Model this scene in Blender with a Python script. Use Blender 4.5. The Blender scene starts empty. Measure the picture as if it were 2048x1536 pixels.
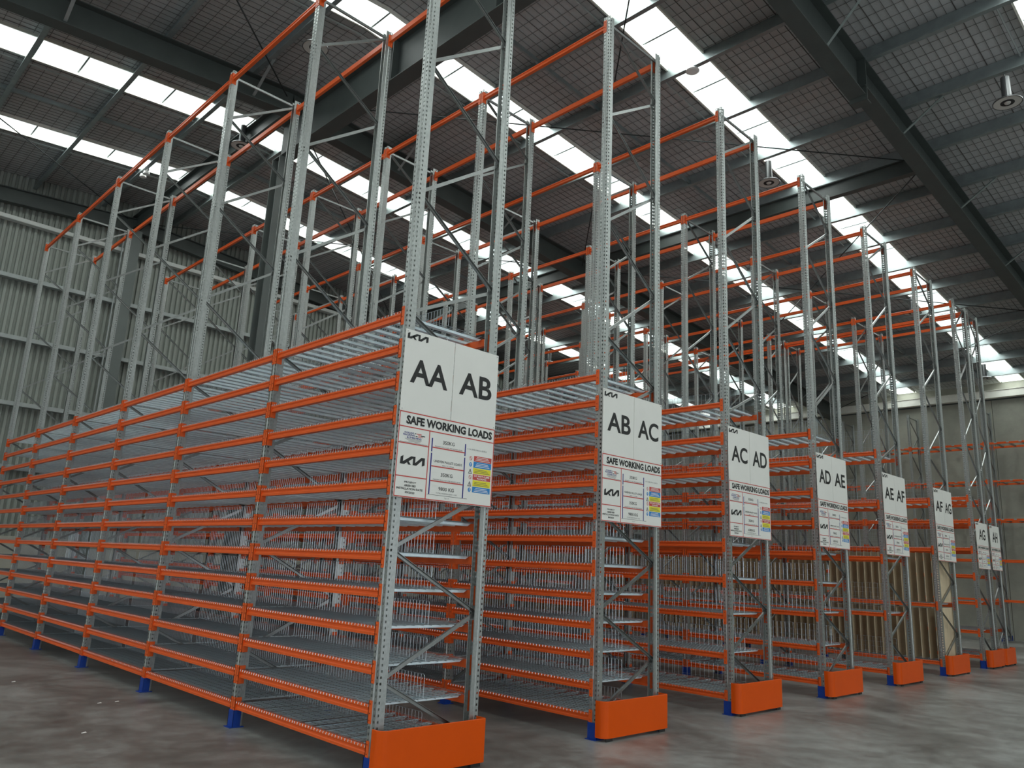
import bpy, math, random
import numpy as np
from mathutils import Vector, Matrix
random.seed(7)
SC = bpy.context.scene
COL = SC.collection
rad = math.radians

# ---------------------------------------------------------------- camera
yw, pt_, rl = rad(44.067), rad(13.31), rad(2.715)
fw = Vector((math.sin(yw)*math.cos(pt_), math.cos(yw)*math.cos(pt_), math.sin(pt_)))
rt = Vector((math.cos(yw), -math.sin(yw), 0)); up = rt.cross(fw)
cr = rt*math.cos(rl) + up*math.sin(rl); cu = up*math.cos(rl) - rt*math.sin(rl)
cam = bpy.data.objects.new('camera', bpy.data.cameras.new('camera'))
COL.objects.link(cam)
M = Matrix.Identity(4)
for i in range(3):
    M[i][0] = cr[i]; M[i][1] = cu[i]; M[i][2] = -fw[i]
M[0][3], M[1][3], M[2][3] = -4.086, -5.658, 1.75
cam.matrix_world = M
cam.data.sensor_width = 36.0
cam.data.lens = 1551.32/2048*36
cam.data.clip_start = 0.05; cam.data.clip_end = 200
SC.camera = cam
# ---------------------------------------------------------------- light and exposure
SKYLIGHT = 4.6                     # radiance of the translucent roof sheets (daylight behind them)
w = bpy.data.worlds.new('world'); SC.world = w; w.use_nodes = True
w.node_tree.nodes['Background'].inputs[0].default_value = (0.75, 0.85, 1.0, 1)
w.node_tree.nodes['Background'].inputs[1].default_value = 1.5
SC.view_settings.view_transform = 'Standard'
SC.view_settings.look = 'None'
SC.view_settings.exposure = 0.12
SC.view_settings.gamma = 1.0
SC.view_settings.use_curve_mapping = False

# implied daylight, through unseen roller doors added behind and beside the camera
DOORS_NEAR = [(-15.0, -9.0), (-4.5, 1.5), (7.0, 13.0)]; DOORS_LEFT = [(-16.0, -10.0), (-5.0, 1.0), (7.0, 13.0)]; DOOR_H = 5.6
XL, XR, YN, YF = -24.4, 30.2, -20.6, 18.15
DOORLIGHT = 1.9
def door_light(x, y, rz, wd):
    l = bpy.data.lights.new('added_door_daylight', 'AREA'); l.shape = 'RECTANGLE'; l.size = wd; l.size_y = DOOR_H
    l.energy = DOORLIGHT*math.pi*wd*DOOR_H; l.color = (0.95, 0.98, 1.0)
    o = bpy.data.objects.new('added_door_daylight', l); COL.objects.link(o)
    o.location = (x, y, DOOR_H/2); o.rotation_euler = (rad(90), 0, rz)
for a_, c_ in DOORS_NEAR: door_light((a_+c_)/2, YN-.1, 0, c_-a_)
for a_, c_ in DOORS_LEFT: door_light(XL-.1, (a_+c_)/2, rad(-90), c_-a_)

# daylight through the long translucent strips of the roof: flat lights lying in the strips, following the roof slope
RX, RZ, SL, PH = 2.8, 11.63, 0.08, 0.30   # ridge x, height of purlin undersides there, roof slope, purlin height
STRIPS = [(-17.6, -16.75), (-13.4, -12.55), (-8.15, -7.3), (-4.15, -3.3), (1.33, 2.15), (5.30, 6.05), (10.75, 11.65), (14.65, 15.4)]
def zr(x, d=0.0): return RZ - SL*abs(x-RX) + d
for s0, s1 in STRIPS:
    for xs_, sg in ((np.linspace(XL, RX, 4), -1), (np.linspace(RX, XR, 4), 1)):
        for xa, xb in zip(xs_, xs_[1:]):
            l = bpy.data.lights.new('roof_daylight', 'AREA'); l.shape = 'RECTANGLE'
            l.size = float(xb-xa)*math.sqrt(1+SL*SL); l.size_y = s1-s0-.02; l.color = (0.93, 1.0, 0.98)
            l.energy = SKYLIGHT*math.pi*l.size*l.size_y
            o = bpy.data.objects.new('roof_daylight', l); COL.objects.link(o)
            o.location = ((xa+xb)/2, (s0+s1)/2, zr((xa+xb)/2, PH+.018)); o.rotation_euler = (0, sg*math.atan(SL), 0)

# ---------------------------------------------------------------- materials
def mat(name, color, rough=0.5, metal=0.0, noise=0.0, nscale=8.0, bump=0.0, bscale=40.0, emit=0.0, spec=0.5, color2=None, stretch=None, rnoise=0.0):
    m = bpy.data.materials.new(name); m.use_nodes = True
    nt = m.node_tree; b = nt.nodes['Principled BSDF']
    b.inputs['Base Color'].default_value = (*color, 1)
    b.inputs['Roughness'].default_value = rough
    b.inputs['Metallic'].default_value = metal
    b.inputs['Specular IOR Level'].default_value = spec
    tc = nt.nodes.new('ShaderNodeTexCoord')
    src = tc.outputs['Object']
    if stretch:
        mp = nt.nodes.new('ShaderNodeMapping'); mp.inputs['Scale'].default_value = stretch
        nt.links.new(src, mp.inputs[0]); src = mp.outputs[0]
    if noise > 0 or color2:
        n = nt.nodes.new('ShaderNodeTexNoise'); n.inputs['Scale'].default_value = nscale
        n.inputs['Detail'].default_value = 6; n.inputs['Roughness'].default_value = 0.6
        nt.links.new(src, n.inputs['Vector'])
        r = nt.nodes.new('ShaderNodeValToRGB')
        c2 = color2 or tuple(c*(1-noise) for c in color)
        c1 = color if color2 else tuple(min(1, c*(1+noise)) for c in color)
        r.color_ramp.elements[0].position = 0.32; r.color_ramp.elements[0].color = (*c2, 1)
        r.color_ramp.elements[1].position = 0.68; r.color_ramp.elements[1].color = (*c1, 1)
        nt.links.new(n.outputs[0], r.inputs[0]); nt.links.new(r.outputs[0], b.inputs['Base Color'])
        if rnoise:
            mr = nt.nodes.new('ShaderNodeMapRange')
            mr.inputs['To Min'].default_value = rough-rnoise; mr.inputs['To Max'].default_value = rough+rnoise
            nt.links.new(n.outputs[0], mr.inputs[0]); nt.links.new(mr.outputs[0], b.inputs['Roughness'])
    if bump > 0:
        n2 = nt.nodes.new('ShaderNodeTexNoise'); n2.inputs['Scale'].default_value = bscale; n2.inputs['Detail'].default_value = 3
        nt.links.new(src, n2.inputs['Vector'])
        bp = nt.nodes.new('ShaderNodeBump'); bp.inputs['Strength'].default_value = bump; bp.inputs['Distance'].default_value = 0.02
        nt.links.new(n2.outputs[0], bp.inputs['Height']); nt.links.new(bp.outputs[0], b.inputs['Normal'])
    if emit > 0:
        b.inputs['Emission Color'].default_value = (*color, 1); b.inputs['Emission Strength'].default_value = emit
    return m
ORANGE = mat('orange powder coat', (0.80, 0.118, 0.018), 0.38, noise=0.05, nscale=3, spec=0.4)
GUARD = mat('orange guard plastic', (0.72, 0.085, 0.001), 0.36, noise=0.03, nscale=2, spec=0.22)
GALV = mat('galvanised steel', (0.43, 0.455, 0.44), 0.38, 0.80, noise=0.12, nscale=30)
BRACE = mat('galvanised brace', (0.33, 0.345, 0.335), 0.32, 0.85, noise=0.08, nscale=20)
WIRE = mat('zinc wire', (0.46, 0.51, 0.54), 0.30, 0.8)
CHAN = mat('zinc channel', (0.80, 0.92, 1.0), 0.40, 0.35, noise=0.06, nscale=15)
BLUE = mat('blue foot paint', (0.004, 0.045, 0.30), 0.4, noise=0.1, nscale=10)
DARKSTEEL = mat('dark grey painted steel', (0.062, 0.075, 0.070), 0.5, noise=0.10, nscale=3)
PURLIN = mat('galvanised purlin', (0.30, 0.345, 0.345), 0.38, 0.6, noise=0.12, nscale=4)
GIRT = mat('wall girt steel', (0.38, 0.41, 0.40), 0.5, 0.3, noise=0.08, nscale=4)
BLANKET = mat('white roof blanket', (0.44, 0.45, 0.45), 0.55, noise=0.05, nscale=1.5, bump=0.5, bscale=5)
SHEET = mat('corrugated wall sheet', (0.29, 0.315, 0.28), 0.5, 0.1, noise=0.05, nscale=2)
MESHW = mat('safety mesh wire', (0.10, 0.09, 0.085), 0.5, 0.3)
CREAM = mat('cream tray flashing', (0.80, 0.80, 0.72), 0.45, noise=0.05, nscale=6)
SKY = mat('translucent roof sheet', (0.93, 1.0, 0.98), 0.5, emit=1.0)
SKY.cycles.emission_sampling = 'NONE'
CONC = mat('precast concrete', (0.40, 0.40, 0.335), 0.8, color2=(0.26, 0.265, 0.225), nscale=0.7, bump=0.2, bscale=10)
DADO = mat('pale concrete dado', (0.40, 0.39, 0.33), 0.8, noise=0.08, nscale=1.5)
SIGNW = mat('white sign board', (0.80, 0.80, 0.75), 0.45, noise=0.02, nscale=3)
BLACK = mat('black print', (0.012, 0.013, 0.012), 0.5)
RED = mat('red print', (0.55, 0.07, 0.06), 0.5)
NAVY = mat('navy print', (0.01, 0.012, 0.20), 0.5)
BLUEP = mat('blue print', (0.02, 0.22, 0.55), 0.5)
YEL = mat('yellow print', (0.80, 0.72, 0.03), 0.5)
WHITEP = mat('white print', (0.85, 0.85, 0.82), 0.5)
GREYP = mat('grey print', (0.10, 0.10, 0.11), 0.5)
BOARD = mat('tan fibreboard', (0.50, 0.39, 0.25), 0.75, noise=0.07, nscale=6)
BOARDT = mat('pale board edge', (0.62, 0.52, 0.36), 0.7)
PLY = mat('pale plywood', (0.60, 0.49, 0.33), 0.65, noise=0.12, nscale=2.5, stretch=(4, 4, 0.6))
DARK = mat('matt black rubber', (0.02, 0.02, 0.02), 0.6)
LAMPM = mat('lamp housing', (0.16, 0.165, 0.165), 0.35, 0.7)
LAMPW = mat('lamp reflector face', (0.55, 0.54, 0.50), 0.5)
COLM = mat('lit grey green column paint', (0.13, 0.15, 0.14), 0.5, noise=0.06, nscale=3)  # lit column face put into the colour, paler than the other dark steel
TOPGIRT = mat('pale girt', (0.62, 0.64, 0.61), 0.5, 0.1)
ROD = mat('dark tie rod', (0.03, 0.035, 0.035), 0.5, 0.3)

# floor: polished, patchy concrete
FLOOR = bpy.data.materials.new('polished concrete floor'); FLOOR.use_nodes = True
nt = FLOOR.node_tree; b = nt.nodes['Principled BSDF']
tc = nt.nodes.new('ShaderNodeTexCoord')
n1 = nt.nodes.new('ShaderNodeTexNoise'); n1.inputs['Scale'].default_value = 0.55; n1.inputs['Detail'].default_value = 8; n1.inputs['Roughness'].default_value = 0.62; n1.inputs['Distortion'].default_value = 0.7
n2 = nt.nodes.new('ShaderNodeTexNoise'); n2.inputs['Scale'].default_value = 4.5; n2.inputs['Detail'].default_value = 6; n2.inputs['Roughness'].default_value = 0.7
mx = nt.nodes.new('ShaderNodeMath'); mx.operation = 'MULTIPLY_ADD'; mx.inputs[1].default_value = 0.45
nt.links.new(tc.outputs['Object'], n1.inputs[0]); nt.links.new(tc.outputs['Object'], n2.inputs[0])
nt.links.new(n2.outputs[0], mx.inputs[0]); nt.links.new(n1.outputs[0], mx.inputs[2])
r = nt.nodes.new('ShaderNodeValToRGB')
r.color_ramp.elements[0].position = 0.54; r.color_ramp.elements[0].color = (0.090, 0.088, 0.080, 1)
r.color_ramp.elements[1].position = 0.92; r.color_ramp.elements[1].color = (0.315, 0.325, 0.31, 1)
e = r.color_ramp.elements.new(0.70); e.color = (0.168, 0.167, 0.154, 1)
nt.links.new(mx.outputs[0], r.inputs[0]); nt.links.new(r.outputs[0], b.inputs['Base Color'])
mr = nt.nodes.new('ShaderNodeMapRange'); mr.inputs['To Min'].default_value = 0.22; mr.inputs['To Max'].default_value = 0.48
nt.links.new(n2.outputs[0], mr.inputs[0]); nt.links.new(mr.outputs[0], b.inputs['Roughness'])
b.inputs['Specular IOR Level'].default_value = 0.45

# ---------------------------------------------------------------- helpers
class MB:
    def __init__(s): s.v = []; s.f = []; s.mi = []; s.m = 0
    def quad(s, *p):
        n = len(s.v); s.v += [tuple(q) for q in p]; s.f.append(tuple(range(n, n+len(p)))); s.mi.append(s.m)
    def box(s, x0, x1, y0, y1, z0, z1):
        n = len(s.v)
        s.v += [(x0, y0, z0), (x1, y0, z0), (x1, y1, z0), (x0, y1, z0), (x0, y0, z1), (x1, y0, z1), (x1, y1, z1), (x0, y1, z1)]
        for f in ((0, 3, 2, 1), (4, 5, 6, 7), (0, 1, 5, 4), (1, 2, 6, 5), (2, 3, 7, 6), (3, 0, 4, 7)):
            s.f.append(tuple(n+i for i in f)); s.mi.append(s.m)
        return s
    def bar(s, p0, p1, poly, upv=(0, 0, 1), cap=True):
        """sweep a closed 2-D polygon (side, up) from p0 to p1"""
        p0 = Vector(p0); p1 = Vector(p1); d = (p1-p0).normalized()
        u = Vector(upv); sd = d.cross(u).normalized(); u = sd.cross(d)
        n = len(s.v); k = len(poly)
        for p in (p0, p1):
            for a, c in poly: s.v.append(tuple(p+sd*a+u*c))
        for i in range(k):
            j = (i+1) % k; s.f.append((n+i, n+j, n+k+j, n+k+i)); s.mi.append(s.m)
        if cap:
            s.f.append(tuple(n+i for i in range(k))[::-1]); s.mi.append(s.m)
            s.f.append(tuple(n+k+i for i in range(k))); s.mi.append(s.m)
        return s
    def tube(s, pts, r, n=3, cap=False):
        poly = [(r*math.cos(2*math.pi*i/n+.5), r*math.sin(2*math.pi*i/n+.5)) for i in range(n)]
        for a, c in zip(pts, pts[1:]):
            d = Vector(c)-Vector(a)
            s.bar(a, c, poly, (0, 0, 1) if abs(d.normalized().z) < .9 else (1, 0, 0), cap)
        return s
    def lathe(s, prof, n=24, c=(0, 0, 0)):
        m = len(s.v)
        for r_, z in prof:
            for i in range(n):
                a = 2*math.pi*i/n; s.v.append((c[0]+r_*math.cos(a), c[1]+r_*math.sin(a), c[2]+z))
        for k in range(len(prof)-1):
            for i in range(n):
                j = (i+1) % n
                s.f.append((m+k*n+i, m+k*n+j, m+(k+1)*n+j, m+(k+1)*n+i)); s.mi.append(s.m)
        return s
    def mesh(s, name, *mats):
        me = bpy.data.meshes.new(name); me.from_pydata(s.v, [], s.f)
        for m in mats: me.materials.append(m)
        if len(mats) > 1: me.polygons.foreach_set('material_index', s.mi)
        me.update(); return me
def rect(w_, h_, cx=0, cy=0): return [(cx-w_/2, cy-h_/2), (cx+w_/2, cy-h_/2), (cx+w_/2, cy+h_/2), (cx-w_/2, cy+h_/2)]
def ob(name, me, loc=(0, 0, 0), parent=None, rotz=0.0, **props):
    o = bpy.data.objects.new(name, me); COL.objects.link(o)
    o.location = loc
    if rotz: o.rotation_euler = (0, 0, rotz)
    if parent is not None: o.parent = parent
    for k, v in props.items(): o[k] = v
    return o
def thing(name, label, cat, loc=(0, 0, 0), group=None):
    o = ob(name, None, loc, label=label, category=cat); o.empty_display_size = .2
    if group: o['group'] = group
    return o
def ibeam(mb, p0, p1, d, wd, tf=.018, tw=.012):
    """I section; p0,p1 lie on the middle of its top face"""
    mb.bar(p0, p1, rect(wd, tf, 0, -tf/2)); mb.bar(p0, p1, rect(wd, tf, 0, -d+tf/2)); mb.bar(p0, p1, rect(tw, d-2*tf, 0, -d/2))

# ---------------------------------------------------------------- building
floor = ob('floor', MB().box(XL-.3, XR+.3, YN-.3, YF+.3, -.25, 0).mesh('floor', FLOOR), kind='structure')

ceil_mb = MB()
ys = [YN-.3] + [y for s in STRIPS for y in s] + [YF+.3]
for i in range(0, len(ys), 2):
    y0, y1 = ys[i], ys[i+1]
    for xa, xb in ((XL-.3, RX), (RX, XR+.3)):
        za, zb = zr(xa, PH+.012), zr(xb, PH+.012)
        ceil_mb.quad((xa, y0, za), (xa, y1, za), (xb, y1, zb), (xb, y0, zb))
        ceil_mb.quad((xa, y0, za+.09), (xb, y0, zb+.09), (xb, y1, zb+.09), (xa, y1, za+.09))
ceiling = ob('ceiling', ceil_mb.mesh('ceiling', BLANKET), kind='structure')
# wire safety mesh lying under the blanket
wm = MB()
for k in range(int((YF-YN)/.15)+1):
    y = YN+.05+k*.15
    if any(a-.02 < y < c+.02 for a, c in STRIPS): continue
    t = .0042 if k % 8 else .008
    for xa, xb in ((-14., RX), (RX, XR)):
        wm.bar((xa, y, zr(xa, PH+.003)), (xb, y, zr(xb, PH+.003)), [(-t, 0), (t, 0), (0, -.006)], cap=False)
for k in range(int((XR+14)/.26)):
    x = -14+k*.26
    for i in range(0, len(ys), 2):
        wm.bar((x, ys[i], zr(x, PH+.001)), (x, ys[i+1], zr(x, PH+.001)), [(-.004, 0), (.004, 0), (0, -.005)], cap=False)
ob('safety_mesh', wm.mesh('safety_mesh', MESHW), parent=ceiling, kind='stuff')
# purlins along Y, roof light panels between them
PX = [3.84+1.76*k for k in range(15)]; PX = [x for x in PX if x < XR-.2]
PXL = [1.86-1.76*k for k in range(15)]
def purlin_mesh(y0, y1):
    mb = MB()
    mb.bar((0, y0, 0), (0, y1, 0), [(-.004, 0), (.004, 0), (.004, PH), (-.004, PH)])
    mb.bar((0, y0, 0), (0, y1, 0), [(-.09, 0), (.0, 0), (.0, .006), (-.084, .006), (-.084, .028), (-.09, .028)])
    mb.bar((0, y0, 0), (0, y1, 0), [(0, PH-.005), (.09, PH-.005), (.09, PH), (0, PH)])
    return mb.mesh('purlin', PURLIN)
pm = purlin_mesh(YN, YF)
DEEPX = PX[5]
for x in sorted(PXL+PX): ob('purlin', pm, (x, 0, zr(x)), ceiling)
edges = [XL-.3] + sorted(PXL+PX) + [XR+.3]
for s0, s1 in STRIPS:
    for a, c in zip(edges, edges[1:]):
        cuts = [(a, RX), (RX, c)] if a < RX < c else [(a, c)]
        for xa, xb in cuts:
            m = MB(); m.bar((xa+.004, (s0+s1)/2, zr(xa, PH+.03)), (xb-.004, (s0+s1)/2, zr(xb, PH+.03)), rect(s1-s0, .01))
            ob('roof_light_panel', m.mesh('roof_light_panel', SKY), parent=ceiling)
        if c-a > 1:
            xm = (a+c)/2 + .05
            m = MB(); m.bar((xm, s0, zr(xm, PH+.012)), (xm, s1, zr(xm, PH+.012)), rect(.035, .018))
            ob('roof_light_lap', m.mesh('roof_light_lap', PURLIN), parent=ceiling)
    for y in (s0, s1):
        for xa, xb in ((-24.4, RX), (RX, 30.1)):
            m = MB(); m.bar((xa, y, zr(xa, PH-.02)), (xb, y, zr(xb, PH-.02)), rect(.035, .075))
            ob('tray_flashing', m.mesh('tray_flashing', CREAM), parent=ceiling)
    m = MB(); m.tube([(-24.4, s1+.22, zr(-24.4, PH-.06)), (RX, s1+.22, zr(RX, PH-.06)), (30.1, s1+.22, zr(30.1, PH-.06))], .018, 5)
    ob('sprinkler_pipe', m.mesh('sprinkler_pipe', GIRT), parent=ceiling)
# bridging between purlins at mid bay
for yb in (-5.6, 3.9, 13.0):
    for a, c in zip(sorted(PXL+PX), sorted(PXL+PX)[1:]):
        if a < -10: continue
        m = MB(); m.bar((a+.01, yb, zr(a+.01, .12)), (c-.01, yb, zr(c-.01, .12)), rect(.05, .09))
        ob('bridging', m.mesh('bridging', PURLIN), parent=ceiling)
# rafters
def rafter(y, deep_to):
    m = MB()
    segs = [(XL, RX, .55), (RX, deep_to, .80 if deep_to > 5 else .6), (deep_to, XR-.15, .60)]
    for a, c, d in segs: ibeam(m, (a, y, zr(a)), (c, y, zr(c)), d, .30)
    return ob('rafter', m.mesh('rafter', DARKSTEEL), parent=ceiling)
for y, dt in ((-10.45, 4.0), (-.90, 8.95), (8.75, 4.0)):
    rf = rafter(y, dt)
    if dt > 5:   # stepped splice with end plate
        m = MB(); m.box(dt-.01, dt+.015, y-.16, y+.16, zr(dt, -.86), zr(dt, -.02)); m.box(dt+.015, dt+.20, y-.15, y+.15, zr(dt, -.86), zr(dt, -.84))
        ob('splice_plate', m.mesh('splice_plate', DARKSTEEL), parent=rf)
# fly braces from rafter bottom flange to purlins
for y, dt in ((-.90, 8.95), (8.75, 4.0)):
    for i, x in enumerate(PX+PXL[:8]):
        if i % 2 == (0 if y > 0 else 1): continue
        dd = .78 if RX < x < dt else .5
        for sgn in (-1, 1):
            if y < 0 and sgn > 0 and i % 4 != 3: continue
            m = MB(); m.bar((x, y+sgn*.12, zr(x, -dd)), (x, y+sgn*.95, zr(x, .05)), [(-.03, 0), (.03, 0), (.03, .006), (-.024, .006), (-.024, .05), (-.03, .05)])
            ob('fly_brace', m.mesh('fly_brace', PURLIN), parent=ceiling)
m = MB(); ibeam(m, (2.75, YN, 10.86), (2.75, 8.9, 10.86), .86, .30); ibeam(m, (2.75, 8.9, 11.5), (2.75, YF-.1, 11.5), .42, .22)
ridge = ob('ridge_girder', m.mesh('ridge_girder', DARKSTEEL), parent=ceiling)
for y in (-8, -5.5, -3, -.6, 2, 4.7):
    m = MB()
    for s_ in (-1, 1): m.box(2.75+s_*.075-.07, 2.75+s_*.075+.07, y-.008, y+.008, 10.02, 10.84)
    ob('stiffener_plate', m.mesh('stiffener_plate', DARKSTEEL), parent=ridge)
for y0, y1 in ((-.72, 8.6), (8.9, 18.0)):
    m = MB(); ibeam(m, (DEEPX, y0, zr(DEEPX)), (DEEPX, y1, zr(DEEPX)), .36, .16)
    ob('strut_beam', m.mesh('strut_beam', DARKSTEEL), parent=ceiling)
# diagonal tie rods in the roof plane
def rod(x0, y0, x1, y1, dz=-.25):
    m = MB(); m.tube([(x0, y0, zr(x0, dz)), (x1, y1, zr(x1, dz))], .014, 6, True)
    ob('tie_rod', m.mesh('tie_rod', ROD), parent=ceiling)
rod(2.95, 8.55, 12.4, -.75); rod(2.95, -.7, 12.4, 8.6); rod(12.75, -.7, 22.0, 8.6); rod(12.75, 8.6, 22.0, -.7)
rod(-6.5, -.7, 2.55, 8.55); rod(-6.5, 8.9, 2.55, 18.0); rod(2.95, 8.9, 12.4, 18.0); rod(12.4, 8.9, 2.95, 18.0); rod(22.3, -.7, 29.8, 8.6)

# far wall: ribbed sheet on girts over a pale concrete dado
def ribbed(x0, x1, z0f, z1f, y, flip):
    mb = MB(); prof = [(0, 0), (.050, 0), (.068, .06), (.132, .06), (.15, 0)]
    x = x0; pts = []
    while x < x1:
        for a, dep in prof[:-1]: pts.append((x+a, dep))
        x += .15
    pts.append((x, 0))
    for (a, da), (c, dc) in zip(pts, pts[1:]):
        mb.quad((a, y-flip*da, z0f(a)), (c, y-flip*dc, z0f(c)), (c, y-flip*dc, z1f(c)), (a, y-flip*da, z1f(a)))
    return mb
wall_far = ob('wall_far', ribbed(XL, XR, lambda x: 1.95, lambda x: zr(x, PH+.02), YF+.06, 1).mesh('wall_far', SHEET), kind='structure')
m = MB()
for i, x in enumerate(np.arange(XL, XR-.1, 3.9)):
    ob('concrete_panel', MB().box(x+.006, min(x+3.894, XR), YF-.02, YF+.14, 0, 1.95).mesh('concrete_panel', DADO), parent=wall_far)
for z in (3.7, 5.35, 7.1, 8.75, 10.35):
    for x0, x1 in ((XL, -6.4), (-6.1, 2.6), (2.9, 12.05), (12.35, 21.35), (21.65, XR)):
        if z > 10: x0 = max(x0, -8.5); x1 = min(x1, 14.5)
        if x1-x0 < 1: continue
        m = MB(); m.box(x0, x1, YF-.22, YF-.01, z-.004, z); m.box(x0, x1, YF-.225, YF-.215, z-.05, z+.06); m.box(x0, x1, YF-.22, YF-.01, z+.05, z+.06); m.box(x0, x1, YF-.20, YF-.01, z-.05, z-.04)
        ob('girt', m.mesh('girt', TOPGIRT if z > 10 else GIRT), parent=wall_far)
for x in (-6.25, 2.75, 12.2, 21.5):
    m = MB(); top = min(zr(x, -.5), 11)
    for a in (YF-.42, YF-.05): m.box(x-.14, x+.14, a-.012, a+.012, 0, top)
    m.box(x-.012, x+.012, YF-.42, YF-.05, 0, top)
    ob('wall_column', m.mesh('wall_column', COLM), parent=wall_far)
m = MB(); m.tube([(2.45, YF-.30, .3), (2.45, YF-.30, 10.9)], .022, 6); ob('downpipe_conduit', m.mesh('conduit', GIRT), parent=wall_far)
for x in (-1.55, 7.4, 16.9, -10.8):
    for za, zb in zip((1.95, 3.7, 5.35, 7.1, 8.75), (3.7, 5.35, 7.1, 8.75, 10.33)):
        m = MB(); m.box(x-.02, x+.02, YF-.16, YF-.13, za+.03, zb-.02); ob('girt_tie', m.mesh('girt_tie', GIRT), parent=wall_far)
for xa, xb in ((XL, RX), (RX, XR)):
    m = MB(); ibeam(m, (xa, YF-.22, zr(xa, -.22)), (xb, YF-.22, zr(xb, -.22)), .42, .2); ob('rafter', m.mesh('rafter_end', DARKSTEEL), parent=wall_far)

# right wall: precast concrete panels under an eave gutter beam
wall_right = ob('wall_right', MB().box(XR+.15, XR+.3, YN, YF, 0, 9.8).mesh('wall_right', CONC), kind='structure')
y = YF-.0; k = 0
while y > YN:
    y0 = max(y-2.6, YN)
    ob('concrete_panel', MB().box(XR, XR+.15, y0+.008, y-.008, 0, 9.05).mesh('concrete_panel', CONC), parent=wall_right); y -= 2.6
m = MB(); m.box(XR-.04, XR+.14, YN, YF, 9.03, 9.08); ob('dark_gap_strip', m.mesh('strip', DARKSTEEL), parent=wall_right)
m = MB(); m.box(XR-.30, XR-.28, YN, YF, 9.10, 9.36); m.box(XR-.30, XR+.15, YN, YF, 9.08, 9.10); m.box(XR-.34, XR-.28, YN, YF, 9.36, 9.375)
ob('eave_beam', m.mesh('eave_beam', CREAM), parent=wall_right)
for yc in (-.87, 8.75):
    m = MB(); ibeam(m, (XR-.16, yc-.0, zr(XR)-.0), (XR-.16, yc, zr(XR)-.5), .28, .28)
    m = MB(); m.box(XR-.20, XR-.185, yc-.14, yc+.14, 0, 9.0); m.box(XR-.015, XR, yc-.14, yc+.14, 0, 9.0); m.box(XR-.185, XR-.015, yc-.01, yc+.01, 0, 9.0)
    ob('wall_column', m.mesh('wall_column', DARKSTEEL), parent=wall_right)
# the two walls behind and beside the camera close the hall
def door_wall(name, doors, lo, hi, boxf, topf):
    m = MB(); cuts = [lo]+[v for d in doors for v in d]+[hi]
    for a, c in zip(cuts[::2], cuts[1::2]): boxf(m, a, c, 0, topf)
    for a, c in doors: boxf(m, a, c, DOOR_H, topf)
    return ob(name, m.mesh(name, DADO), kind='structure')
wall_left = door_wall('wall_left', DOORS_LEFT, YN, YF, lambda m, a, c, z0, t: m.box(XL-.2, XL, a, c, z0, t), zr(XL, PH))
wall_near = door_wall('wall_near', DOORS_NEAR, XL, XR, lambda m, a, c, z0, t: m.box(a, c, YN-.2, YN, z0, t), 9.3)
for xa, xb in ((XL, RX), (RX, XR)):
    m = MB(); m.quad((xa, YN-.1, 9.28), (xb, YN-.1, 9.28), (xb, YN-.1, zr(xb, PH)), (xa, YN-.1, zr(xa, PH))); ob('gable_sheet', m.mesh('gable_sheet', SHEET), parent=wall_near)
k = 0  # unseen door frames, added around the daylight area lights
for a, c in DOORS_NEAR:
    k += 1; m = MB(); m.box(a, a+.12, YN-.05, YN+.12, 0, DOOR_H); m.box(c-.12, c, YN-.05, YN+.12, 0, DOOR_H); m.box(a, c, YN-.05, YN+.45, DOOR_H, DOOR_H+.5)
    ob('added_door_%d' % k, m.mesh('added_door', GIRT), kind='structure')
for a, c in DOORS_LEFT:
    k += 1; m = MB(); m.box(XL-.05, XL+.12, a, a+.12, 0, DOOR_H); m.box(XL-.05, XL+.12, c-.12, c, 0, DOOR_H); m.box(XL-.05, XL+.45, a, c, DOOR_H, DOOR_H+.5)
    ob('added_door_%d' % k, m.mesh('added_door', GIRT), kind='structure')

# central column carrying the ridge girder
cbm = MB()
for y in (8.60, 8.90): cbm.box(2.58, 2.84, y-.012, y+.012, .02, 10.0)
cbm.box(2.70, 2.72, 8.6, 8.9, .02, 10.0); cbm.box(2.52, 2.84, 8.52, 8.98, 0, .02)
ob('steel_column', cbm.mesh('steel_column', COLM), kind='structure', label='dark grey steel column rising in the aisle behind the first rack to the ridge girder', category='column')

# ---------------------------------------------------------------- rack parts (prototype meshes)
POSTW = .10
_cache = {}
def post_mesh(H):
    k = ('post', H)
    if k in _cache: return _cache[k]
    mb = MB()
    def strip(a, b_, hole):
        ax, ay = a; bx, by = b_
        def P(t, z): return (ax+(bx-ax)*t, ay+(by-ay)*t, z)
        if not hole: mb.quad(P(0, 0), P(1, 0), P(1, H), P(0, H)); return
        L = math.hypot(bx-ax, by-ay); hw = .0095/L; c = hole
        z = 0.0
        while z+.05 <= H:
            mb.quad(P(0, z), P(1, z), P(1, z+.030), P(0, z+.030))
            mb.quad(P(0, z+.030), P(c-hw, z+.030), P(c-hw, z+.05), P(0, z+.05))
            mb.quad(P(c+hw, z+.030), P(1, z+.030), P(1, z+.05), P(c+hw, z+.05))
            z += .05
        mb.quad(P(0, z), P(1, z), P(1, H), P(0, H))
    W = POSTW
    strip((0, W), (0, .062), .5); strip((0, .062), (.009, .056), 0); strip((.009, .056), (.009, .044), 0)
    strip((.009, .044), (0, .038), 0); strip((0, .038), (0, 0), .5)
    strip((0, 0), (.045, 0), .5); strip((.045, 0), (.050, .007), 0); strip((.050, .007), (.096, .007), 0); strip((.096, .007), (.096, .018), 0)
    strip((.045, W), (0, W), .5); strip((.050, W-.007), (.045, W), 0); strip((.096, W-.007), (.050, W-.007), 0); strip((.096, W-.018), (.096, W-.007), 0)
    _cache[k] = mb.mesh('upright_post', GALV); return _cache[k]
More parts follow.
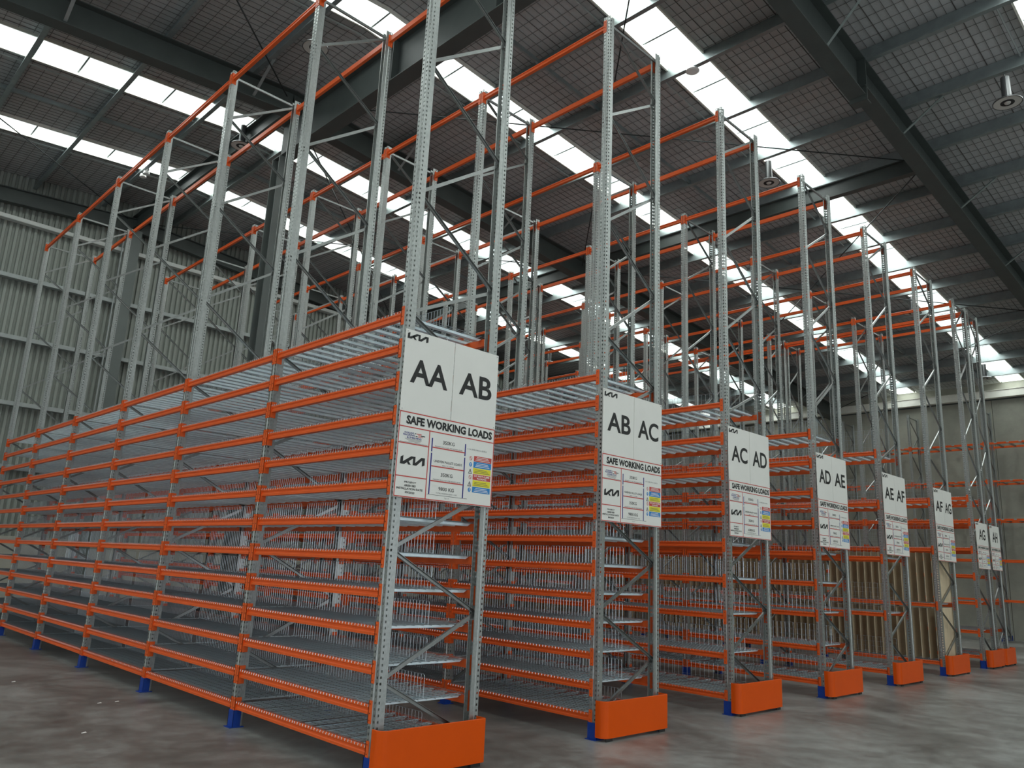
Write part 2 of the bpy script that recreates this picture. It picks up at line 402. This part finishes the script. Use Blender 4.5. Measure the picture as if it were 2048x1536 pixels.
def foot_mesh():
    if 'foot' in _cache: return _cache['foot']
    mb = MB(); mb.box(-.012, .07, -.012, -.004, 0, .17); mb.box(-.012, .07, .104, .112, 0, .17); mb.box(-.012, -.004, -.012, .112, 0, .17)
    mb.box(-.045, .11, -.02, .12, 0, .008)
    mb.tube([(.03, -.016, .14), (.03, -.012, .14)], .008, 6, True); mb.tube([(.02, -.016, .045), (.02, -.012, .045)], .008, 6, True)
    _cache['foot'] = mb.mesh('foot_plate', BLUE); return _cache['foot']
def beam_mesh(L):
    k = ('beam', round(L, 3))
    if k in _cache: return _cache[k]
    prof = [(.010, -.036), (.055, -.038), (.055, .038), (.020, .038), (.010, .030), (.010, .016), (.019, .008), (.019, -.006), (.010, -.014)]
    mb = MB(); n = len(prof)
    for yy in (0, L):
        for a, c in prof: mb.v.append((a, yy, c))
    for i in range(n):
        j = (i+1) % n; mb.f.append((i, j, n+j, n+i)[::-1]); mb.mi.append(0)
    _cache[k] = mb.mesh('beam', ORANGE); return _cache[k]
def conn_mesh(sg):
    k = ('conn', sg)
    if k in _cache: return _cache[k]
    mb = MB()
    ya, yb = (-.044, .004) if sg < 0 else (-.004, .044)
    mb.box(-.006, -.001, ya, yb, -.10, .082); mb.box(-.006, .062, -.004, .004, -.10, .082)
    mb.m = 1
    for z in (-.075, -.02, .055): mb.tube([(-.009, (ya+yb)/2, z), (-.006, (ya+yb)/2, z)], .006, 5, True)
    _cache[k] = mb.mesh('end_connector', ORANGE, SLOTDOT); return _cache[k]
SCRAPS = [(-1.13, 6.474, 'small white scrap of litter on the floor, leftmost, toward the rack'), (-0.707, 4.454, 'small white scrap of litter on the floor, middle left of a close pair'), (-0.513, 4.461, 'small white scrap of litter on the floor, right one of a close pair'), (-1.317, 2.935, 'small pale scrap of litter on the floor, nearest the camera')]
SLOTDOT = mat('dark connector slot', (0.25, 0.035, 0.01), 0.6)  # darker raised dots standing in for the connector's slot holes
def brace_mesh(dx, dz):
    k = ('brace', round(dx, 3), round(dz, 3))
    if k in _cache: return _cache[k]
    t = .0025; w_, d_ = .034, .024
    prof = [(-d_, -w_/2), (0, -w_/2), (0, w_/2), (-d_, w_/2), (-d_, w_/2-t), (-t, w_/2-t), (-t, -w_/2+t), (-d_, -w_/2+t)]
    mb = MB(); mb.bar((0, 0, 0), (dx, 0, dz), prof)
    _cache[k] = mb.mesh('brace', BRACE); return _cache[k]

def nth(i): return ['first', 'second', 'third', 'fourth', 'fifth', 'sixth', 'seventh', 'eighth', 'ninth', 'tenth', 'eleventh', 'twelfth', 'thirteenth', 'fourteenth'][i]
FR = [0.0] + [2.488+2.53*i for i in range(6)]          # frame positions along Y
LV13 = [.213+.317*i for i in range(13)]
LV9 = [.22, .73, 1.24, 1.72, 2.20, 2.70, 3.19, 3.69, 4.18]
LV5 = [.22, 1.22, 2.24, 3.25, 4.23]
LV4 = [.24, 1.39, 2.54, 3.56]
LV7 = [.24, .79, 1.44, 2.06, 2.68, 3.33, 3.89]
H = 8.96; TOPZ = 8.84
NODES = [.22, .76, 1.31, 1.86, 2.41, 2.96, 3.51, 4.05, 4.55, 5.29, 6.02, 6.75, 7.52, 8.19, 8.88]
RACKS = [  # X, depth, levels, sign words, extra
    (0.0, 1.15, LV13, 'AA', 'AB'), (2.886, 1.15, LV13, 'AB', 'AC'), (5.687, 1.15, LV9, 'AC', 'AD'), (8.491, 1.15, LV9, 'AD', 'AE'),
    (11.324, 1.15, LV5, 'AE', 'AF'), (14.179, 1.15, LV4, 'AF', 'AG'), (16.93, 1.0, LV7, 'AG', None), (18.06, .88, LV7, 'AH', None)]
DESC = ['with thirteen close shelves, nearest the camera', 'with thirteen close shelves', 'with nine shelves', 'with nine shelves', 'with five wide spaced shelves',
        'holding rows of tall tan boards', 'with seven shelves', 'with seven shelves, last of the signed row']
def signame(r): a, c = RACKS[r][3:5]; return a if c is None else a+' '+c

def build_rack(name, label, X, D, frames, levels, Hh, top, style, group, cx=None, nodes=NODES):
    root = thing(name, label, 'rack', (X, frames[0], 0), group)
    yo = frames[0]
    pmh = post_mesh(Hh); fm = foot_mesh()
    for y in frames:
        for side in (0, 1):
            if side == 0: p = ob('upright_post', pmh, (0, y-yo, .01), root)
            else: p = ob('upright_post', pmh, (D, y-yo+POSTW, .01), root, math.pi)
            ob('foot_plate', fm, (0, 0, -.01), p)
        for i in range(len(nodes)-1):
            z0, z1 = nodes[i], nodes[i+1]
            if z1 > Hh: break
            left = (i % 2 == 0) == (style == 1)
            x0, x1 = (.05, D-.05) if left else (D-.05, .05)
            ob('brace', brace_mesh(x1-x0, z1-z0), (x0, y-yo+.05+(.0 if i % 2 else .012), z0), root)
        ob('brace', brace_mesh(D-.1, 0), (.05, y-yo+.05, Hh-.07), root)
        ob('brace', brace_mesh(D-.1, 0), (.05, y-yo+.05, .17), root)
    for b_, (y0, y1) in enumerate(zip(frames, frames[1:])):
        L = y1-y0-POSTW; bm = beam_mesh(L)
        for z in list(levels)+([top] if top else []):
            for side in (0, 1):
                if side == 0: bo = ob('beam', bm, (0, y0-yo+POSTW, z), root)
                else: bo = ob('beam', bm, (D, y1-yo, z), root, math.pi)
                ob('end_connector', conn_mesh(-1), (0, 0, 0), bo); ob('end_connector', conn_mesh(1), (0, L, 0), bo)
    return root
for r_, (X, D, lv, a, c) in enumerate(RACKS):
    build_rack('pallet_rack', 'tall orange rack behind the %s sign, %s' % (signame(r_), DESC[r_]), X, D, FR, lv, H, TOPZ, r_ % 2, 'long parallel racks across the hall')
# the tall rack standing along the right hand concrete wall
FAR_FR = [2.55-2.64*2+2.64*k for k in range(8)]
FX, FD = 28.85, 1.1
far = build_rack('pallet_rack', 'wide open orange rack standing along the right concrete wall behind the others', FX, FD, FAR_FR, [1.40, 2.82, 4.28, 5.70, 7.12], 8.5, None, 0, 'long parallel racks across the hall',
                 nodes=[.2, .95, 1.7, 2.45, 3.2, 3.95, 4.7, 5.45, 6.2, 6.95, 7.7, 8.4])
sb = MB(); sb.box(.05, FD-.05, 0, .09, 0, .03); sb.box(.0, .05, 0, .09, .0, .04); sb.box(FD-.05, FD, 0, .09, .0, .04)
sbm = sb.mesh('support_bar', GALV)
for z in (4.28, 5.70, 7.12):
    for y0 in FAR_FR[:-1]:
        for k in range(6): ob('support_bar', sbm, (0, y0-FAR_FR[0]+.28+k*.40, z+.0), far)

# ---------------------------------------------------------------- wire decks and back stop panels
def deck_mb(D, W=1.18):
    mb = MB(); r_ = .0027
    n = 24
    for i in range(n):
        y = .012+i*(W-.024)/(n-1)
        mb.tube([(-.002, y, -.015), (.002, y, .005), (D-.002, y, .005), (D+.002, y, -.015)], r_, 3)
    for x in [.03+k*(D-.06)/11 for k in range(12)]: mb.tube([(x, 0, .0), (x, W, .0)], r_, 3)
    mb.m = 1
    for k in range(6):
        y = (k+.5)*W/6; s = .024
        x0, x1 = .066, D-.066
        a = [(x0-.008, y-s, -.002), (x0-.008, y+s, -.002), (x0+.035, y+s, -.028), (x0+.035, y-s, -.028)]
        c = [(x1+.008, y-s, -.002), (x1+.008, y+s, -.002), (x1-.035, y+s, -.028), (x1-.035, y-s, -.028)]
        mb.quad(*a); mb.quad(a[3], a[2], c[2], c[3]); mb.quad(*c[::-1])
        mb.quad(a[0], a[3], c[3], c[0]); mb.quad(a[1], c[1], c[2], a[2])
    return mb
def stop_mb(h, W=1.16, rows=0):
    mb = MB(); r_ = .0025
    n = 24 if rows == 0 else 16
    for i in range(1, n): y = i*W/n; mb.tube([(0, y, 0), (0, y, h)], r_, 3)
    c = .02
    mb.tube([(0, 0, 0), (0, 0, h-c), (0, c*.3, h-c*.3), (0, c, h), (0, W-c, h), (0, W-c*.3, h-c*.3), (0, W, h-c), (0, W, 0)], .003, 3)
    mb.tube([(0, 0, .004), (0, W, .004)], .003, 3)
    for k in range(rows): z = (k+1)*h/(rows+1); mb.tube([(0, 0, z), (0, W, z)], r_, 3)
    return mb
PROTO = {}
def proto(kind, *a):
    k = (kind,)+a
    if k not in PROTO:
        mb = deck_mb(*a) if kind == 'deck' else stop_mb(a[0], rows=a[1])
        ms = (WIRE, CHAN) if kind == 'deck' else (WIRE,)
        PROTO[k] = (mb, mb.mesh('wire_mesh_deck' if kind == 'deck' else 'back_stop_panel', *ms))
    return PROTO[k]
decks, stops = [], []
for r_, (X, D, lv, a, c) in enumerate(RACKS):
    hs = {0: (.205, 0), 1: (.205, 0), 2: (.29, 2), 3: (.29, 2), 4: (.52, 5), 5: (.50, 5), 6: (.3, 2), 7: (.3, 2)}[r_]
    for li, z in enumerate(lv):
        if r_ == 5 and li < 2: pass
        for bi, (y0, y1) in enumerate(zip(FR, FR[1:])):
            for half in (0, 1):
                y = y0+POSTW+.008 + half*((y1-y0-POSTW)/2)
                loc = (X, y, z+.0405); dist = (Vector(loc)-Vector(cam.location if False else (-4.086, -5.658, 1.75))).length
                decks.append((dist, loc, D, r_, li, bi, half))
                if r_ == 5 and li < 2 or r_ >= 6: continue
                sl = (X+D/2+.012, y+.012, z+.047)
                stops.append((dist, sl, hs, r_, li, bi, half))
def rich_label(kind, r_, li, bi, half):
    return '%s, %s level up, %s bay from %s sign, %s half' % (kind, nth(li), nth(bi), signame(r_), ('nearer', 'farther')[half])
decks.sort(key=lambda t: t[0]); stops.sort(key=lambda t: t[0])
for dist, loc, D, r_, li, bi, half in decks[:300]:
    ob('wire_mesh_deck', proto('deck', D)[1], loc, label=rich_label('galvanised wire deck', r_, li, bi, half), category='wire deck', group='wire mesh decks on the rack shelves')
for dist, loc, hs, r_, li, bi, half in stops[:300]:
    ob('back_stop_panel', proto('stop', *hs)[1], loc, label=rich_label('upright wire panel', r_, li, bi, half), category='wire panel', group='upright wire panels along the shelf middles')
def joined(name, items, mats, label, cat):
    V, F, MI, n = [], [], [], 0
    for mb, loc in items:
        if not hasattr(mb, 'np'):
            mb.np = np.array(mb.v, dtype=np.float32); mb.nf = np.array(mb.f, dtype=np.int32)
        V.append(mb.np+np.array(loc, dtype=np.float32)); F.append(mb.nf+n); MI += mb.mi; n += len(mb.v)
    V = np.concatenate(V); F = np.concatenate(F)
    me = bpy.data.meshes.new(name); me.vertices.add(len(V)); me.vertices.foreach_set('co', V.ravel())
    me.loops.add(F.size); me.loops.foreach_set('vertex_index', F.ravel())
    me.polygons.add(len(F)); me.polygons.foreach_set('loop_start', np.arange(0, F.size, 4, dtype=np.int32))
    for m_ in mats: me.materials.append(m_)
    me.polygons.foreach_set('material_index', np.array(MI, dtype=np.int32)); me.update(calc_edges=True)
    ob(name, me, label=label, category=cat, kind='stuff')
joined('wire_mesh_decks', [(proto('deck', t[2])[0], t[1]) for t in decks[300:]], (WIRE, CHAN), 'remaining galvanised wire decks on the shelves of the more distant racks and bays', 'wire decks')
joined('back_stop_panels', [(proto('stop', *t[2])[0], t[1]) for t in stops[300:]], (WIRE,), 'remaining upright wire panels on the shelves of the more distant bays', 'wire panels')

# ---------------------------------------------------------------- end guards
def guard_mesh(Wd):
    mb = MB(); pts = []; R_ = .085; t = .012; y0 = -.14
    for k in range(9):
        a = math.pi*(1+k/16)   # from facing -x to facing -y
        pts.append((R_+R_*math.cos(a), y0+R_+R_*math.sin(a)))
    pts = [(0, -.012)] + pts
    for k in range(4):
        a = math.pi*(1.5+k/6); pts.append((Wd-.02+.02*math.cos(a), y0+.02+.02*math.sin(a)))
    pts.append((Wd, -.012))
    inner = []
    n = len(pts)
    for i, (x, y) in enumerate(pts):
        a = Vector(pts[max(i-1, 0)]); c = Vector(pts[min(i+1, n-1)]); d = (c-a).normalized(); nn = Vector((-d.y, d.x))
        inner.append((x+nn.x*t, y+nn.y*t))
    z0, z1 = .035, .405
    for z in (z0, z1-.004): mb.v += [(x, y, z) for x, y in pts]
    mb.v += [(x*.998+.001, y+.003, z1) for x, y in pts]; mb.v += [(x, y, z1) for x, y in inner]; mb.v += [(x, y, z0) for x, y in inner]
    rows = [0, n, 2*n, 3*n, 4*n, 0]
    for a, c in zip(rows, rows[1:]):
        for i in range(n-1): mb.f.append((a+i, a+i+1, c+i+1, c+i)); mb.mi.append(0)
    return mb.mesh('guard_panel', GUARD)
GUX = [(-.06, 1.18), (-.03+2.886-.0, 1.17)] 
for r_, (X, D, lv, a, c) in enumerate(RACKS):
    Wd = 1.17 if r_ < 6 else (.95 if r_ == 6 else .86)
    x0 = X-.035 if r_ < 6 else X+.05
    g = thing('rack_end_guard', 'orange moulded guard on the floor under the %s sign' % signame(r_), 'guard', (x0, 0, 0), 'orange guards on the rack ends')
    gp = ob('guard_panel', guard_mesh(Wd), (0, 0, 0), g)
    mb = MB()
    for xx in (.06, Wd-.14):
        mb.box(xx, xx+.09, -.128, -.014, .10, .30); mb.box(xx-.01, xx+.10, -.125, -.11, .0, .38)
    ob('mounting_bracket', mb.mesh('mounting_bracket', DARK), (0, 0, 0), g)

# ---------------------------------------------------------------- signs
def text_mesh(txt, x0, x1, z0, z1, offset=0.0, res=2):
    cu_ = bpy.data.curves.new('t', 'FONT'); cu_.body = txt; cu_.resolution_u = res; cu_.align_x = 'CENTER'; cu_.offset = offset
    to = bpy.data.objects.new('t', cu_); me = to.to_mesh()
    n = len(me.vertices); co = np.empty(n*3, dtype=np.float32); me.vertices.foreach_get('co', co); co = co.reshape(-1, 3)
    polys = [tuple(p.vertices) for p in me.polygons]
    lo = co.min(0); hi = co.max(0)
    x = x0+(co[:, 0]-lo[0])/(hi[0]-lo[0])*(x1-x0); z = z0+(co[:, 1]-lo[1])/(hi[1]-lo[1])*(z1-z0)
    to.to_mesh_clear(); bpy.data.objects.remove(to); bpy.data.curves.remove(cu_)
    return [(float(a), -.0012, float(c)) for a, c in zip(x, z)], polys
def add_text(mb, *a, **k):
    v, p = text_mesh(*a, **k); n = len(mb.v); mb.v += v
    for f in p: mb.f.append(tuple(n+i for i in f)); mb.mi.append(mb.m)
def flat(mb, x0, x1, z0, z1, y=-.001):
    mb.box(x0, x1, y, .0, z0, z1)
def stroke(mb, ax, az, bx, bz, hw):
    mb.quad((ax-hw, -.0014, az), (ax+hw, -.0014, az), (bx+hw, -.0014, bz), (bx-hw, -.0014, bz))
def brand_mark(x0, z0, wd, ht):
    mb = MB(); P = lambda pts: mb.quad(*[(x0+a/4.0*wd, -.0014, z0+c*ht) for a, c in pts])
    P([(0, 0), (.45, 0), (.48, 1), (.05, .80)])
    P([(.45, 0), (.70, 0), (2.06, .78), (2.06, 1.0), (1.72, 1.0), (.45, .30)])
    P([(.95, .42), (1.33, 0), (1.76, 0), (1.22, .56)])
    P([(2.06, 0), (2.44, 0), (2.44, 1.0), (2.06, 1.0)])
    P([(2.44, 0), (2.66, 0), (3.58, .70), (3.58, 1.0), (3.40, 1.0), (2.44, .30)])
    P([(3.56, 0), (4.0, .16), (4.0, 1.0), (3.56, 1.0)])
    return mb.mesh('brand_mark', BLACK)
BX0, BX1, BZ0, BZ1, BZM = -.03, 1.148, 2.313, 3.855, 3.088
ZS = 2.948
def load_parts(load):
    key = ('load', load)
    if key in _cache: return _cache[key]
    out = []
    m = MB(); m.box(BX0, BX1, 0, .006, BZ0, BZM); out.append(('load_board', m.mesh('load_board', SIGNW)))
    def add(nm, mt, fn): m = MB(); fn(m); out.append((nm, m.mesh(nm, mt)))
    for a in [(BX0+.004, BX1-.004, ZS-.005, ZS+.005), (BX0+.004, .327, 2.793, 2.803), (BX0+.004, .327, 2.496, 2.506), (.322, .332, BZ0+.006, ZS), (BX0+.002, BX1-.002, BZM-.012, BZM-.002),
              (BX0+.002, BX1-.002, BZ0+.003, BZ0+.012), (BX0+.002, BX0+.011, BZ0+.004, BZM-.004), (BX1-.011, BX1-.002, BZ0+.004, BZM-.004),
              (.372, .772, 2.797, 2.808), (.372, .772, 2.624, 2.635), (.372, .772, 2.489, 2.500)]: add('red_rule', RED, lambda m: flat(m, *a))
    for a in [(.891, 1.123, 2.738, 2.790), (.888, 1.121, 2.559, 2.613)]: add('red_notice', RED, lambda m: flat(m, *a))
    for a, mt in [((.160, .172, 2.892, 2.901), BLACK), ((.178, .235, 2.892, 2.899), RED), ((.197, .225, 2.879, 2.887), RED), ((.228, .275, 2.879, 2.887), BLACK), ((.168, .190, 2.868, 2.875), BLACK), ((.196, .250, 2.868, 2.874), RED)]:
        add('logo_bar', mt, lambda m: flat(m, *a))
    for a in [(.357, .370, 2.762, 2.888), (.357, .370, 2.370, 2.749), (.766, .779, 2.772, 2.888), (.766, .779, 2.370, 2.757)]: add('upright_symbol', NAVY, lambda m: flat(m, *a))
    for a in [(.889, 1.122, 2.676, 2.735), (.889, 1.120, 2.437, 2.492)]: add('blue_notice', BLUEP, lambda m: flat(m, *a))
    for zc in (2.701, 2.458): add('round_pictogram', BLUEP, lambda m: m.quad(*[(.852+.018*math.cos(t*math.pi/6), -.001, zc+.022*math.sin(t*math.pi/6)) for t in range(12)]))
    for a in [(.888, 1.121, 2.617, 2.673), (.889, 1.120, 2.496, 2.556)]: add('yellow_notice', YEL, lambda m: flat(m, *a))
    add('title_lettering', BLACK, lambda m: add_text(m, 'SAFE WORKING LOADS', .050, 1.112, 2.974, 3.054, offset=.045))
    for t_, x0, x1, z0, z1, of in [('350KG', .492, .634, 2.846, 2.880, .01), (load[0], .490, .633, 2.543, 2.577, .01), (load[1], .474, .660, 2.412, 2.446, .01), ('UNEVEN PALLET LOADS', .397, .742, 2.668, 2.690, .01),
                                   ('PROJECT', .079, .212, 2.440, 2.459, .03), ('AR001383', .079, .208, 2.411, 2.431, .03), ('INSTALLATION DATE', -.004, .290, 2.383, 2.402, .03), ('09/2023', .093, .200, 2.351, 2.370, .03)]:
        add('lettering', BLACK, lambda m: add_text(m, t_, x0, x1, z0, z1, offset=of))
    add('base_line', BLACK, lambda m: flat(m, .341, .829, 2.366, 2.369))
    def tri(m, zc):
        for (ax, az, bx, bz) in ((.829, zc-.02, .850, zc+.024), (.850, zc+.024, .872, zc-.02)): m.quad((ax-.003, -.001, az), (ax+.003, -.001, az), (bx+.003, -.001, bz), (bx-.003, -.001, bz))
        flat(m, .829, .872, zc-.022, zc-.017); flat(m, .848, .853, zc-.009, zc+.008); flat(m, .848, .853, zc-.016, zc-.012)
    for zc in (2.634, 2.513): add('warning_triangle', BLACK, lambda m: tri(m, zc))
    for t_, x0, x1, z0, z1 in [('MAXIMUM LOAD PER BEAM LEVEL', .401, .741, 2.811, 2.823), ('MAXIMUM LOAD PER BEAM LEVEL', .401, .741, 2.503, 2.515), ('REFER TO SUPPLIER', .500, .645, 2.640, 2.651), ('TOTAL MAXIMUM BAY LOAD', .446, .702, 2.382, 2.394),
                                   ('Type A', .548, .605, 2.340, 2.352), ('1-13 SHELVING LEVELS', .802, 1.056, 2.840, 2.854)]: add('small_lettering', GREYP, lambda m: add_text(m, t_, x0, x1, z0, z1, res=1))
    def fine(m):
        for k in range(3): flat(m, .05+.02*k, .24-.01*k, 2.838-.010*k, 2.841-.010*k)
        flat(m, -.01, .31, 2.806, 2.809)
    add('fine_print', GREYP, fine)
    def ring(m, xc, zc, rr):
        for t in range(12):
            a0, a1 = t*math.pi/6, (t+1)*math.pi/6
            m.quad(*[(xc+q*rr*math.cos(a), -.001, zc+q*rr*1.15*math.sin(a)) for q, a in ((1, a0), (1, a1), (.8, a1), (.8, a0))])
        m.quad((xc-.012, -.001, zc+.011), (xc-.008, -.001, zc+.015), (xc+.012, -.001, zc-.011), (xc+.008, -.001, zc-.015))
    for xc, zc in ((.850, 2.761), (.853, 2.580)): add('prohibition_ring', RED, lambda m: ring(m, xc, zc, .018))
    for t_, x0, x1, z0, z1 in [('AUCKLAND', .036, .148, 2.889, 2.903), ('RACKING', .028, .158, 2.868, 2.885), ('& SHELVING', .070, .235, 2.846, 2.862)]:
        add('supplier_lettering', NAVY, lambda m: add_text(m, t_, x0, x1, z0, z1, offset=.03))
    def white(m, fn):
        fn(m); m.v = [(v[0], v[1]-.0012, v[2]) for v in m.v]
    add('notice_lettering', WHITEP, lambda m: white(m, lambda m: add_text(m, 'DO NOT CLIMB', .905, 1.105, 2.589, 2.606, offset=.03)))
    add('notice_lettering', WHITEP, lambda m: white(m, lambda m: add_text(m, 'RACKING', .945, 1.065, 2.566, 2.582, offset=.03)))
    for z0 in (2.748, 2.688, 2.447):
        add('notice_print', WHITEP, lambda m: white(m, lambda m: [flat(m, .91+.01*k, 1.10-.012*k, z0+k*.014, z0+k*.014+.005) for k in range(3)]))
    for z0 in (2.628, 2.506):
        add('notice_print', GREYP, lambda m: white(m, lambda m: [flat(m, .90+.006*k, 1.105-.02*k, z0+k*.014, z0+k*.014+.004) for k in range(3)]))
    for zc in (2.701, 2.458): add('exclamation_mark', WHITEP, lambda m: (flat(m, .849, .855, zc-.004, zc+.014, y=-.0022), flat(m, .849, .855, zc-.014, zc-.009, y=-.0022)))
    out.append(('brand_mark', brand_mark(.014, 2.608, .278, .078)))
    _cache[key] = out; return out
for r_, (X, D, lv, a, c) in enumerate(RACKS):
    s = thing('rack_sign', 'white sign reading %s over a safe working load board, fixed to its rack end' % signame(r_), 'sign', (X, -.035, 0), 'white rack end signs')
    parts = load_parts(('350KG', '9800 KG') if r_ < 2 else ('350KG', '6200 KG'))
    if r_ < 6:
        xs = .566
        for i, (xa, xb) in enumerate(((BX0, xs-.0035), (xs+.0035, BX1))):
            m = MB(); m.box(xa, xb, 0, .006, BZM+.001, BZ1); ob('header_panel', m.mesh('header_panel', SIGNW), (0, 0, 0), s)
        for txt, xa, xb in ((a, .053, .500), (c, .648, 1.075)):
            m = MB(); add_text(m, txt, xa, xb, 3.362, 3.592, offset=.022, res=5); ob('header_lettering', m.mesh('header_lettering', BLACK), (0, 0, 0), s)
        ob('brand_mark', brand_mark(-.012, 3.768, .245, .060), (0, 0, 0), s)
        for xx in (BX0+.02, BX1-.02):
            for zz in (3.835, 3.105): m = MB(); m.tube([(xx, -.003, zz), (xx, 0, zz)], .005, 6, True); ob('fixing_screw', m.mesh('fixing_screw', GALV), (0, 0, 0), s)
        for nme, me in parts: ob(nme, me, (0, 0, 0), s)
    else:
        sx = (.93 if r_ == 6 else .82)/1.178
        s.location = (X+.06, -.035, 3.33-1.09*(BZ1/(BZ1-BZ0))); s.scale = (sx, 1, 1.09/(BZ1-BZ0))
        m = MB(); m.box(BX0, BX1, 0, .006, BZM+.001, BZ1); ob('header_panel', m.mesh('header_panel', SIGNW), (0, 0, 0), s)
        m = MB(); add_text(m, a, .24, .88, 3.28, 3.64, offset=.022, res=5); ob('header_lettering', m.mesh('header_lettering', BLACK), (0, 0, 0), s)
        ob('brand_mark', brand_mark(.0, 3.768, .245, .060), (0, 0, 0), s)
        for nme, me in parts: ob(nme, me, (0, 0, 0), s)

# ---------------------------------------------------------------- tan boards stored on edge in the AF AG rack
bm_ = {}
def board_mesh(h):
    if h not in bm_:
        m = MB(); m.box(0, .42, 0, .012, 0, h); m.m = 1; m.box(-.004, 0, -.001, .013, 0, h)
        bm_[h] = m.mesh('divider_board', BOARD, BOARDT)
    return bm_[h]
X5 = RACKS[5][0]
for li, (z, h) in enumerate(((LV4[0]+.06, 1.02), (LV4[1]+.06, 1.03))):
    for bi, (y0, y1) in enumerate(zip(FR, FR[1:])):
        for k in range(15):
            y = y0+POSTW+.03+k*.158
            o = ob('divider_board', board_mesh(h), (X5+.062, y, z), category='board', group='tan boards stored on edge',
                   label='tall tan board, %s shelf, %s bay of AF AG rack, %s from the front' % (('lowest', 'second')[li], nth(bi), (nth(k) if k < 14 else 'last')))
for li, (z, h) in enumerate(((LV4[0]+.06, 1.04), (LV4[1]+.06, 1.05))):
    m = MB(); m.box(0, 1.0, 0, .018, 0, h)
    ob('plywood_panel', m.mesh('plywood_panel', PLY), (X5+.09, .106, z), category='panel', group='pale plywood end panels',
       label='pale plywood panel closing the rack end below the AF AG sign, %s' % ('lower one', 'upper one')[li])

# ---------------------------------------------------------------- high bay lamps and small ceiling fittings
lm = MB(); lm.lathe([(.0, .52), (.075, .52), (.078, .12), (.075, .06), (.0, .06)], 20); hous = lm.mesh('housing', LAMPM)
lm = MB(); lm.lathe([(.08, .08), (.225, .03), (.24, .015), (.24, 0), (.225, .0)], 32); shade = lm.mesh('reflector', LAMPM)
lm = MB(); lm.lathe([(.225, .004), (.10, .008), (.09, .012)], 32); face = lm.mesh('reflector_face', LAMPW)
lm = MB(); lm.lathe([(.115, .006), (.07, .0), (.06, .02), (.0, .02)], 24); rim = lm.mesh('black_rim', DARK)
lm = MB(); lm.lathe([(.058, .006), (.045, -.012), (0, -.016)], 20); lens = lm.mesh('lens', LAMPW)
lm = MB(); lm.tube([(0, 0, .52), (0, 0, .62)], .006, 5); hook = lm.mesh('hook', GALV)
for i, (x, y, tx) in enumerate([(10.88, -2.80, 'high bay lamp hanging nearest the camera at the top right'), (10.88, 1.85, 'high bay lamp beside the skylight strip above the AC AD rack'), (2.60, 10.7, 'high bay lamp hanging behind the AA AB rack top, left of the column'),
                                (1.86, 6.15, 'high bay lamp glimpsed through the first tall frame at top left'), (18.9, 1.85, 'high bay lamp beyond the AG rack top at right'), (10.88, 10.8, 'high bay lamp deep in the hall behind the AB AC rack'),
                                (18.2, 15.0, 'high bay lamp farthest back near the far wall'), (26.7, 1.85, 'high bay lamp near the eave of the right concrete wall')]):
    x = x if x == 2.60 else min(PX+PXL, key=lambda q: abs(q-x))
    l = thing('high_bay_lamp', 'grey round '+tx, 'lamp', (x, y, zr(x)-.60), 'high bay lamps under the roof')
    for nme, me in (('housing', hous), ('reflector', shade), ('reflector_face', face), ('black_rim', rim), ('lens', lens), ('hook', hook)): ob(nme, me, (0, 0, 0), l)
lm = MB(); lm.lathe([(0, .05), (.12, .05), (.13, .02), (.10, 0), (0, 0)], 20); sdm = lm.mesh('ceiling_sensor', WHITEP)
for x, y, z, tx in ((-.83, 9.40, zr(-.83, -.02), 'small white round ceiling fitting beside the left rafter'), (7.36, 1.57, zr(7.36, -.05), 'small round fitting under the skylight purlin above the AB AC rack')):
    ob('ceiling_sensor', sdm, (x, y, z), label=tx, category='ceiling fitting', group='round ceiling fittings')
# white emergency light cluster and cable clump on the left purlins
for (x, y, tx) in ((3.84, 10.1, 'white cable tray and fittings bunched at the purlin near the column top'), (1.86, 14.9, 'small white twin emergency light below the purlin at the far left')):
    zz = zr(x)
    e_ = thing('emergency_light', tx, 'light fitting', (x, y, zz), None)
    m = MB(); m.box(-.02, .02, -.25, .25, -.05, 0); m.tube([(0, -.2, -.05), (0, -.2, -.12)], .008, 5); ob('bracket', m.mesh('bracket', WHITEP), (0, 0, 0), e_)
    for sy in (-.12, .12):
        m = MB(); m.lathe([(0, -.04), (.07, -.04), (.085, -.12), (0, -.13)], 14, (0, sy, 0)); ob('lamp_head', m.mesh('lamp_head', WHITEP), (0, 0, 0), e_)
# a few scraps of litter on the floor, front left
for x, y, n_ in SCRAPS:
    m = MB(); m.quad((0, 0, .004), (.05, .01, .006), (.045, .035, .012), (.005, .03, .005)); ob('paper_scrap', m.mesh('paper_scrap', WHITEP), (x, y, 0), label=n_, category='litter', group='scraps on the floor at left')
